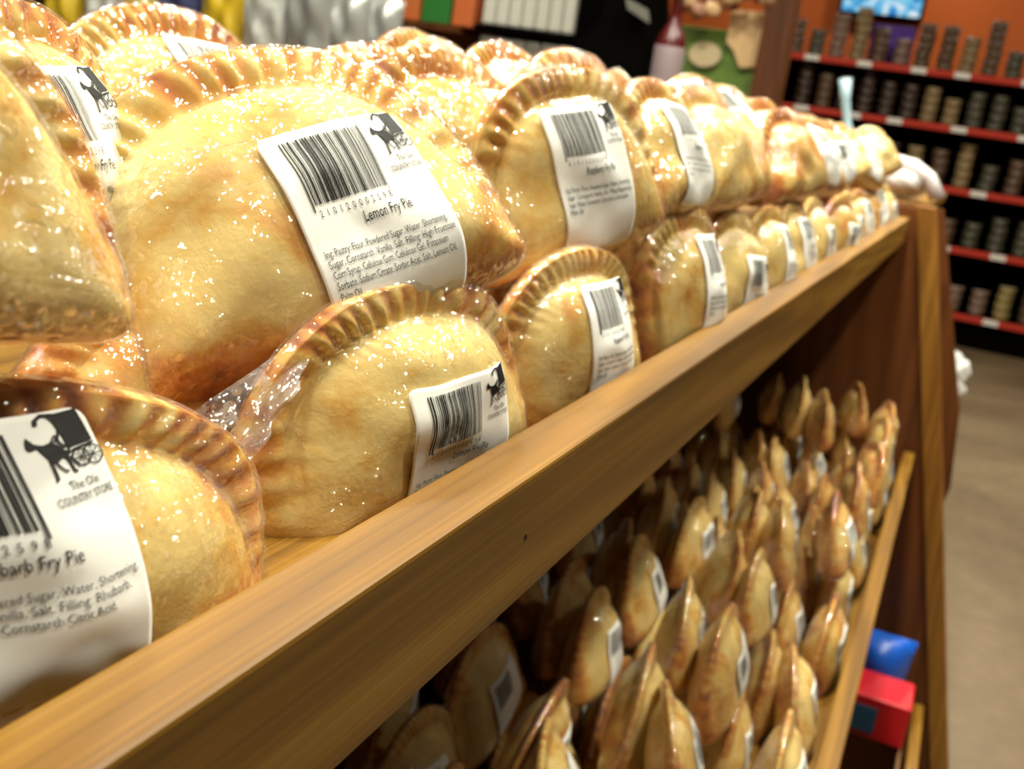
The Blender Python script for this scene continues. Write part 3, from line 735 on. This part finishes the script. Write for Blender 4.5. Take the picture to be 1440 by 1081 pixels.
def flat_sign(pix, y, mat, name, lb, cat, th=0.012):
    pts = [at_y(px, py, y) for px, py in pix]
    o = MB().prism([(p[0], p[2]) for p in pts], 1, y-th, y, 0.002).build(name, mat); return tag(o, lb, cat)
flat_sign([(1030, 14), (1088, 18), (1090, 40), (1082, 72), (1072, 80), (1070, 94), (1040, 96), (1032, 72), (1022, 60)], 4.38, cream, 'cutout_sign', 'cream jar shaped wooden cutout hung before the green board', 'sign')
flat_sign([(992+23*math.cos(t), 77+18*math.sin(t)) for t in np.linspace(0, 2*math.pi, 25)[:-1]], 4.38, m_plain('cream_plate', srgb(196, 178, 140), 0.5), 'oval_plaque', 'pale oval plaque on the green board', 'plaque')
# tomato red ornaments at the foot of the board
red = m_plain('dark_red_gloss', srgb(120, 18, 14), 0.35)
for i, (px, py, r, lb) in enumerate([(985, 126, .050, 'dark red round ornament in front of the green board'), (936, 112, .045, 'dark red round ornament beside the bottle'), (912, 128, .040, 'small dark red ornament left of the bottle foot')]):
    c = at_y(px, py, 3.9); mb = MB(); bmesh.ops.create_uvsphere(mb.bm, u_segments=20, v_segments=12, radius=r)
    o = mb.build('ornament', red, smooth=True); o.location = c.tolist(); o.scale = (1.15, 1, 0.85); tag(o, lb, 'ornament', 'red ornaments')
# display table carrying them
c = at_y(985, 126, 3.9)
def table(name, x0, x1, y0, y1, ztop, mat, lb):
    t = empty(name, ((x0+x1)/2, (y0+y1)/2, FLOOR_Z))
    gpart(t, 'table_top', MB().box((x0, y0, ztop-0.03), (x1, y1, ztop), 0.003), mat)
    for x in (x0+0.03, x1-0.07):
        for y in (y0+0.03, y1-0.07): gpart(t, 'leg', MB().box((x, y, FLOOR_Z), (x+0.04, y+0.04, ztop-0.03)), mat)
    tag(t, lb, 'table'); return t
table('display_table', -1.75, -0.86, 3.65, 4.2, c[2]-0.045, M['wood_dark'], 'dark wooden table under the red ornaments')
# the bottle
b0 = at_y(937, 100, 2.9); bt = at_y(944, -10, 2.9); rb = 20/1500*np.linalg.norm(b0)
bz = -0.02
bot = empty('bottle', (b0[0], 2.9, bz)); H = bt[2]-bz
put('glass', MB().lathe([(rb*.9, 0), (rb, .01), (rb, H*.62), (rb*.8, H*.70), (rb*.36, H*.80), (rb*.34, H*.97), (rb*.4, H*.975), (rb*.4, H)], n=24).mesh('glass', m_plain('dark_red_bottle', srgb(70, 14, 16), 0.25), True), bot)
put('label', MB().lathe([(rb*1.01, H*.22), (rb*1.02, H*.225), (rb*1.02, H*.60), (rb*1.01, H*.605)], n=24).mesh('label', m_plain('grey_pink_label', srgb(128, 114, 118), 0.5), True), bot)
tag(bot, 'dark red bottle with greyish pink label before the green board', 'bottle')
table('bottle_table', b0[0]-0.30, -0.74, 2.75, 3.15, bz, M['wood_dark'], 'small dark table carrying the red bottle')
# pinkish dried flowers above the board
fl = m_plain('dried_flower', srgb(190, 140, 110), 0.7, var=0.5); fr = random.Random(8)
wr = empty('dried_bouquet', at_y(1010, 5, 4.3).tolist())
for i in range(26):
    p = at_y(fr.uniform(955, 1088), fr.uniform(-22, 18), 4.28+fr.uniform(-.03, .03)); mb = MB(); bmesh.ops.create_icosphere(mb.bm, subdivisions=2, radius=fr.uniform(.018, .034))
    for v in mb.bm.verts: v.co *= 1+0.25*math.sin(v.co.x*300+i)*math.cos(v.co.z*260)
    o = gpart(wr, 'blossom', mb, [fl, red, cream][i % 3], True); o.location = p.tolist()
tag(wr, 'bunch of pinkish dried blossoms over the green board', 'bouquet')

# ---------------------------------------------------------------- black stand
pts = [(862, -30), (902, -30), (905, 60), (900, 130), (800, 128), (806, 60), (840, 30)]
pp = [at_y(px, py, 3.3) for px, py in pts]
st = empty('display_stand', (pp[0][0], 3.5, FLOOR_Z))
gpart(st, 'cabinet', MB().prism([(p[0], p[2]) for p in pp], 1, 3.3, 3.62, 0.006), M['black'])
gpart(st, 'pedestal', MB().box((pp[4][0], 3.32, FLOOR_Z), (pp[3][0], 3.60, pp[4][2]-0.001)), M['black'])
tag(st, 'tall black display stand with sloping shoulder', 'stand')
a, b = at_y(882, 6, 3.2), at_y(916, 46, 3.2)
flat_sign([(880, -4), (912, 14), (914, 34), (884, 14)], 3.28, m_plain('smoke_grey', srgb(100, 100, 92), 0.3), 'sloping_tray', 'small smoke grey tray leaning on the black stand', 'tray')

# ---------------------------------------------------------------- black shelving with white packs, orange and green cartons
zt = [at_y(745, 42, 4.6)[2], at_y(745, 108, 4.6)[2]]
x0, x1 = at_y(672, 40, 4.6)[0], at_y(812, 40, 4.6)[0]
s2 = empty('pack_shelving', ((x0+x1)/2, 4.8, FLOOR_Z))
gpart(s2, 'back_panel', MB().box((x0-0.02, 4.98, FLOOR_Z), (x1, 5.0, 0.95)), M['black'])
for z in zt+[zt[1]-0.45]: gpart(s2, 'shelf', MB().box((x0-0.02, 4.6, z-0.03), (x1, 4.979, z)), M['black'])
gpart(s2, 'side_panel', MB().box((x1, 4.58, FLOOR_Z), (x1+0.03, 5.0, 0.95)), M['black'])
tag(s2, 'black shelving with two rows of white packs left of the black stand', 'shelving')
wp = [m_plain('white_pack', srgb(214, 212, 200), 0.4, var=0.15), m_plain('grey_pack', srgb(150, 146, 134), 0.4, var=0.3)]
for r, z in enumerate(zt):
    n_ = 7 if r == 0 else 6; dx = (x1-x0-0.02)/n_
    for i in range(n_):
        h = 0.20 if r == 0 else 0.15
        o = MB().box((-dx*.46, 0, 0), (dx*.46, 0.14, h), 0.012).build('snack_pack', wp[r], loc=(x0+dx*(i+.5), 4.62, z+0.001))
        tag(o, '%s snack pack on the %s row of black shelving, %s from the left' % (['white', 'greyish'][r], ['upper', 'lower'][r], ORD[i]), 'packet', 'snack packs on the black shelving')
# cartons on the left: orange, green, orange
base = empty('carton_shelf', (-2.7, 4.6, FLOOR_Z)); zc = at_y(620, 34, 4.6)[2]
gpart(base, 'shelf', MB().box((-4.2, 4.55, zc-0.03), (x0-0.09, 4.97, zc)), M['wood_dark']); gpart(base, 'support', MB().box((-4.2, 4.93, FLOOR_Z), (x0-0.03, 4.97, zc-0.03)), M['wood_dark'])
tag(base, 'wooden shelf carrying the orange and green cartons', 'shelf')
for (pa, pb, col, lb) in [(520, 588, srgb(206, 112, 54), 'orange carton left of the green one'), (592, 632, srgb(46, 122, 50), 'green carton between orange ones'), (636, 664, srgb(206, 108, 56), 'orange carton right of the green one'), (440, 512, srgb(196, 110, 60), 'orange carton farthest left')]:
    A_, B_ = at_y(pa, 20, 4.6), at_y(pb, 20, 4.6)
    tag(MB().box((A_[0], 4.6, zc+0.001), (B_[0], 4.85, zc+0.26), 0.006).build('carton', m_plain('card', col, 0.5, var=0.15)), lb, 'box')
# white and yellow snack bags nearer on the left, standing on a counter
cz = at_y(470, 82, 2.6)[2]-0.04
table('bag_counter', -2.75, -1.62, 2.45, 3.05, cz, M['wood_dark'], 'dark counter holding the white and yellow bags')
def bag_mesh(w, h, d, seed, mat):
    r_ = random.Random(seed); mb = MB(); nx, nz = 14, 18; gridf = {}
    for side in (-1, 1):
        for j in range(nz+1):
            for i in range(nx+1):
                u, v = -1+2*i/nx, j/nz
                e = (1-abs(u)**3)*(1-abs(2*v-1)**4); t = d/2*max(e, 0)**.6
                if i in (0, nx) or j in (0, nz):
                    if (i, j) in gridf: gridf[(side, i, j)] = gridf[(i, j)]; continue
                t *= 1+0.22*math.sin(u*7+seed)+0.15*math.sin(v*11+2*seed+u*5)
                vtx = mb.bm.verts.new((u*w/2*(1-0.06*math.sin(v*math.pi)), side*t, v*h)); gridf[(side, i, j)] = vtx
                if i in (0, nx) or j in (0, nz): gridf[(i, j)] = vtx
        for j in range(nz):
            for i in range(nx):
                q = [gridf[(side, i, j)], gridf[(side, i+1, j)], gridf[(side, i+1, j+1)], gridf[(side, i, j+1)]]
                mb.bm.faces.new(q if side > 0 else q[::-1])
    return mb.mesh('snack_bag', mat, True)
bc = [m_plain('white_foil', srgb(214, 216, 210), 0.3, var=0.7), m_plain('yellow_foil', srgb(205, 172, 40), 0.35, var=0.3), m_plain('silver_foil', srgb(168, 170, 166), 0.25, metal=0.4, var=0.3), m_plain('navy_foil', srgb(50, 56, 92), 0.35, var=0.2)]
bm_ = [bag_mesh(0.15, 0.23, 0.07, 3+i, bc[i]) for i in range(4)]
cn = ['white', 'yellow', 'silvery', 'navy blue']
seq = [1, 0, 1, 3, 1, 0, 2, 0, 3, 2, 0, 0, 2, 1]
for r in range(3):
    for i in range(7):
        k = seq[(i+r*3) % len(seq)]
        o = put('snack_bag', bm_[k], None, (-2.63+0.15*i+rg.uniform(-.01, .01), 2.56+0.16*r, cz+0.001)); o.rotation_euler = (math.radians(rg.uniform(-6, 6)), 0, math.radians(rg.uniform(-14, 14)))
        tag(o, '%s snack bag on the dark counter, %s row, %s from the left' % (cn[k], ['front', 'middle', 'back'][r], ORD[i]), 'bag', 'snack bags on the counter')

# ---------------------------------------------------------------- neighbouring rack past the far end, with bread bags
nr = empty('neighbouring_rack', (-0.3, 2.8, FLOOR_Z))
def fx2(z): return -0.050-0.26*(z+0.08)
gpart(nr, 'end_panel', MB().prism([(-0.7, FLOOR_Z), (0.02, FLOOR_Z), (0.075, -0.68), (0.085, -0.60), (fx2(-.45)+.02, -0.45), (fx2(-0.085), -0.085), (-0.7, -0.085)], 1, 2.16, 2.18), M['wood_dark'])
gpart(nr, 'shelf_board', MB().box((-0.7, 2.181, -0.10), (-0.075, 3.2, -0.08)), M['wood_y'])
gpart(nr, 'shelf_board', MB().box((-0.7, 2.181, -0.60), (0.07, 3.2, -0.58)), M['wood_y'])
gpart(nr, 'back_panel', MB().box((-0.72, 2.16, FLOOR_Z), (-0.7005, 3.2, -0.08)), M['wood_dark'])
tag(nr, 'second brown rack standing behind the far end of the pie rack', 'display rack')
M['poly'] = m_film('poly_bag', fres=1.2, haze=0.5, amp=2.0, rough=0.15)
def bread_bag(px, py, y, rad, z, bread, neck, lb, tilt=0.3):
    c = at_y(px, py, y); t = empty('bread_bag', (c[0], y, z))
    mb = MB(); bmesh.ops.create_uvsphere(mb.bm, u_segments=28, v_segments=16, radius=1)
    for v in mb.bm.verts:
        k = 1+0.05*math.sin(v.co.x*9+v.co.z*7); v.co = Vector((v.co.x*rad*k, v.co.y*rad*1.3*k, (v.co.z*0.62+0.62)*rad))
    put('bag', mb.mesh('bag', M['poly'], True), t)
    mb = MB(); bmesh.ops.create_uvsphere(mb.bm, u_segments=24, v_segments=14, radius=1)
    for v in mb.bm.verts: v.co = Vector((v.co.x*rad*.86, v.co.y*rad*1.12, (v.co.z*0.52+0.62)*rad))
    put('bread', mb.mesh('bread', bread, True), t)
    if neck: put('twisted_neck', MB().tube([(0, 0, rad*1.1), (-.012, 0, rad*1.5), (-.03, .01, rad*2.1), (-.045, .015, rad*2.9), (-.055, .02, rad*3.6)], [.012, .010, .009, .010, .014], 10).mesh('neck', neck, True), t)
    tag(t, lb, 'bread bag', None); return t
crustm = m_plain('bun_crust', srgb(170, 104, 44), 0.6, var=0.3); redm = m_plain('red_wrap', srgb(170, 44, 24), 0.5, var=0.2); blue = m_plain('pale_blue_tape', srgb(140, 165, 175), 0.4); yel = m_plain('yellow_loaf', srgb(214, 166, 60), 0.6)
bread_bag(1213, 168, 2.42, 0.060, -0.078, m_plain('blue_wrap', srgb(110, 140, 160), 0.5), blue, 'bag with long pale blue twisted neck behind the last pies')
bread_bag(1148, 165, 2.60, 0.065, -0.078, redm, None, 'bag with red contents left of the pale blue neck')
bread_bag(1175, 160, 2.85, 0.070, -0.078, yel, None, 'bag with yellow loaf behind the red one')
bread_bag(1232, 180, 2.62, 0.055, -0.078, crustm, None, 'bag with brown bun right of the pale blue neck')
bread_bag(1275, 250, 2.25, 0.050, -0.078, crustm, None, 'bag with bun at the far rack corner by the aisle')
# white bag hanging over the corner
mb = MB(); P0 = [at_y(1240, 226, 2.24), at_y(1285, 236, 2.22), at_y(1308, 250, 2.20), at_y(1318, 280, 2.20)]
mb.tube([p.tolist() for p in P0], [.02, .017, .012, .016], 12)
tag(mb.build('plastic_bag', m_plain('white_plastic', srgb(205, 196, 196), 0.35), smooth=True), 'white plastic bag end hanging over the far rack corner', 'bag')
# clear packs hanging low at the end of the second rack
for i, (px, py) in enumerate([(1333, 508), (1345, 520), (1338, 545)]):
    c = at_y(px, py, 2.30); mb = MB(); bmesh.ops.create_icosphere(mb.bm, subdivisions=3, radius=0.026)
    for v in mb.bm.verts: v.co *= 1+0.16*math.sin(v.co.x*240+i)*math.cos(v.co.z*200)
    tag(mb.build('wrapped_bun', M['poly'], loc=c, smooth=True), 'small clear wrapped bun at the aisle end of the second rack, ' + ['topmost', 'outermost', 'lowest'][i], 'wrapped bun', 'clear wrapped buns')

# ---------------------------------------------------------------- bottom shelf goods
BZ = -1.08
cb = m_plain('brown_cardboard', srgb(120, 84, 44), 0.7, var=0.12)
box = empty('cardboard_box', (0.0, 1.62, BZ+0.001))
def wall(lo, hi): 
    o = MB().box(lo, hi).build('box_wall', cb); o.parent = box; KIDS.setdefault(box, []).append(o)
wall((-0.16, -0.17, 0), (0.10, 0.17, 0.004)); wall((-0.16, -0.17, .004), (0.10, -0.166, 0.13)); wall((-0.16, 0.166, .004), (0.10, 0.17, 0.13)); wall((0.096, -0.166, .004), (0.10, 0.166, 0.13)); wall((-0.16, -0.166, .004), (-0.156, 0.166, 0.13))
tag(box, 'open brown cardboard box on the bottom shelf', 'box')
bl = m_plain('bright_blue_film', srgb(24, 92, 200), 0.35, var=0.2); rd = m_plain('bright_red_card', srgb(196, 20, 32), 0.4)
pk = empty('blue_packet', (-0.02, 1.90, BZ+0.001))
o = put('packet', bag_mesh(0.22, 0.26, 0.10, 4, bl), pk)
wht = m_plain('white_print', srgb(225, 215, 225), 0.4)
for i, dx in enumerate((-0.07, -0.02, 0.03, 0.075)):
    o = put('round_print', MB().lathe([(0.018, -0.0015), (0.018, 0.0015)], n=16).mesh('round_print', wht), pk, (dx, -0.052, 0.10)); o.rotation_euler = (math.pi/2, 0, 0)
tag(pk, 'bright blue packet with round white print on the bottom shelf', 'packet')
fr_ = empty('red_carton', (0.0, 1.79, BZ+0.136)); 
put('carton', MB().box((-0.15, -0.05, 0), (0.10, 0.05, 0.075), 0.003).mesh('carton', rd), fr_)
put('window', MB().box((-0.13, -0.0525, 0.012), (0.05, -0.0505, 0.058)).mesh('window', m_plain('teal_print', srgb(40, 96, 130), 0.4, var=0.5)), fr_)
tag(fr_, 'red carton with teal window above the cardboard box', 'box')
dk = bag_mesh(0.16, 0.16, 0.10, 6, m_plain('dark_violet_foil', srgb(48, 38, 60), 0.25, var=0.4))
tag(put('dark_packet', dk, None, (-0.10, 1.97, BZ+0.001)), 'dark foil packet behind the blue packet on the bottom shelf', 'packet')
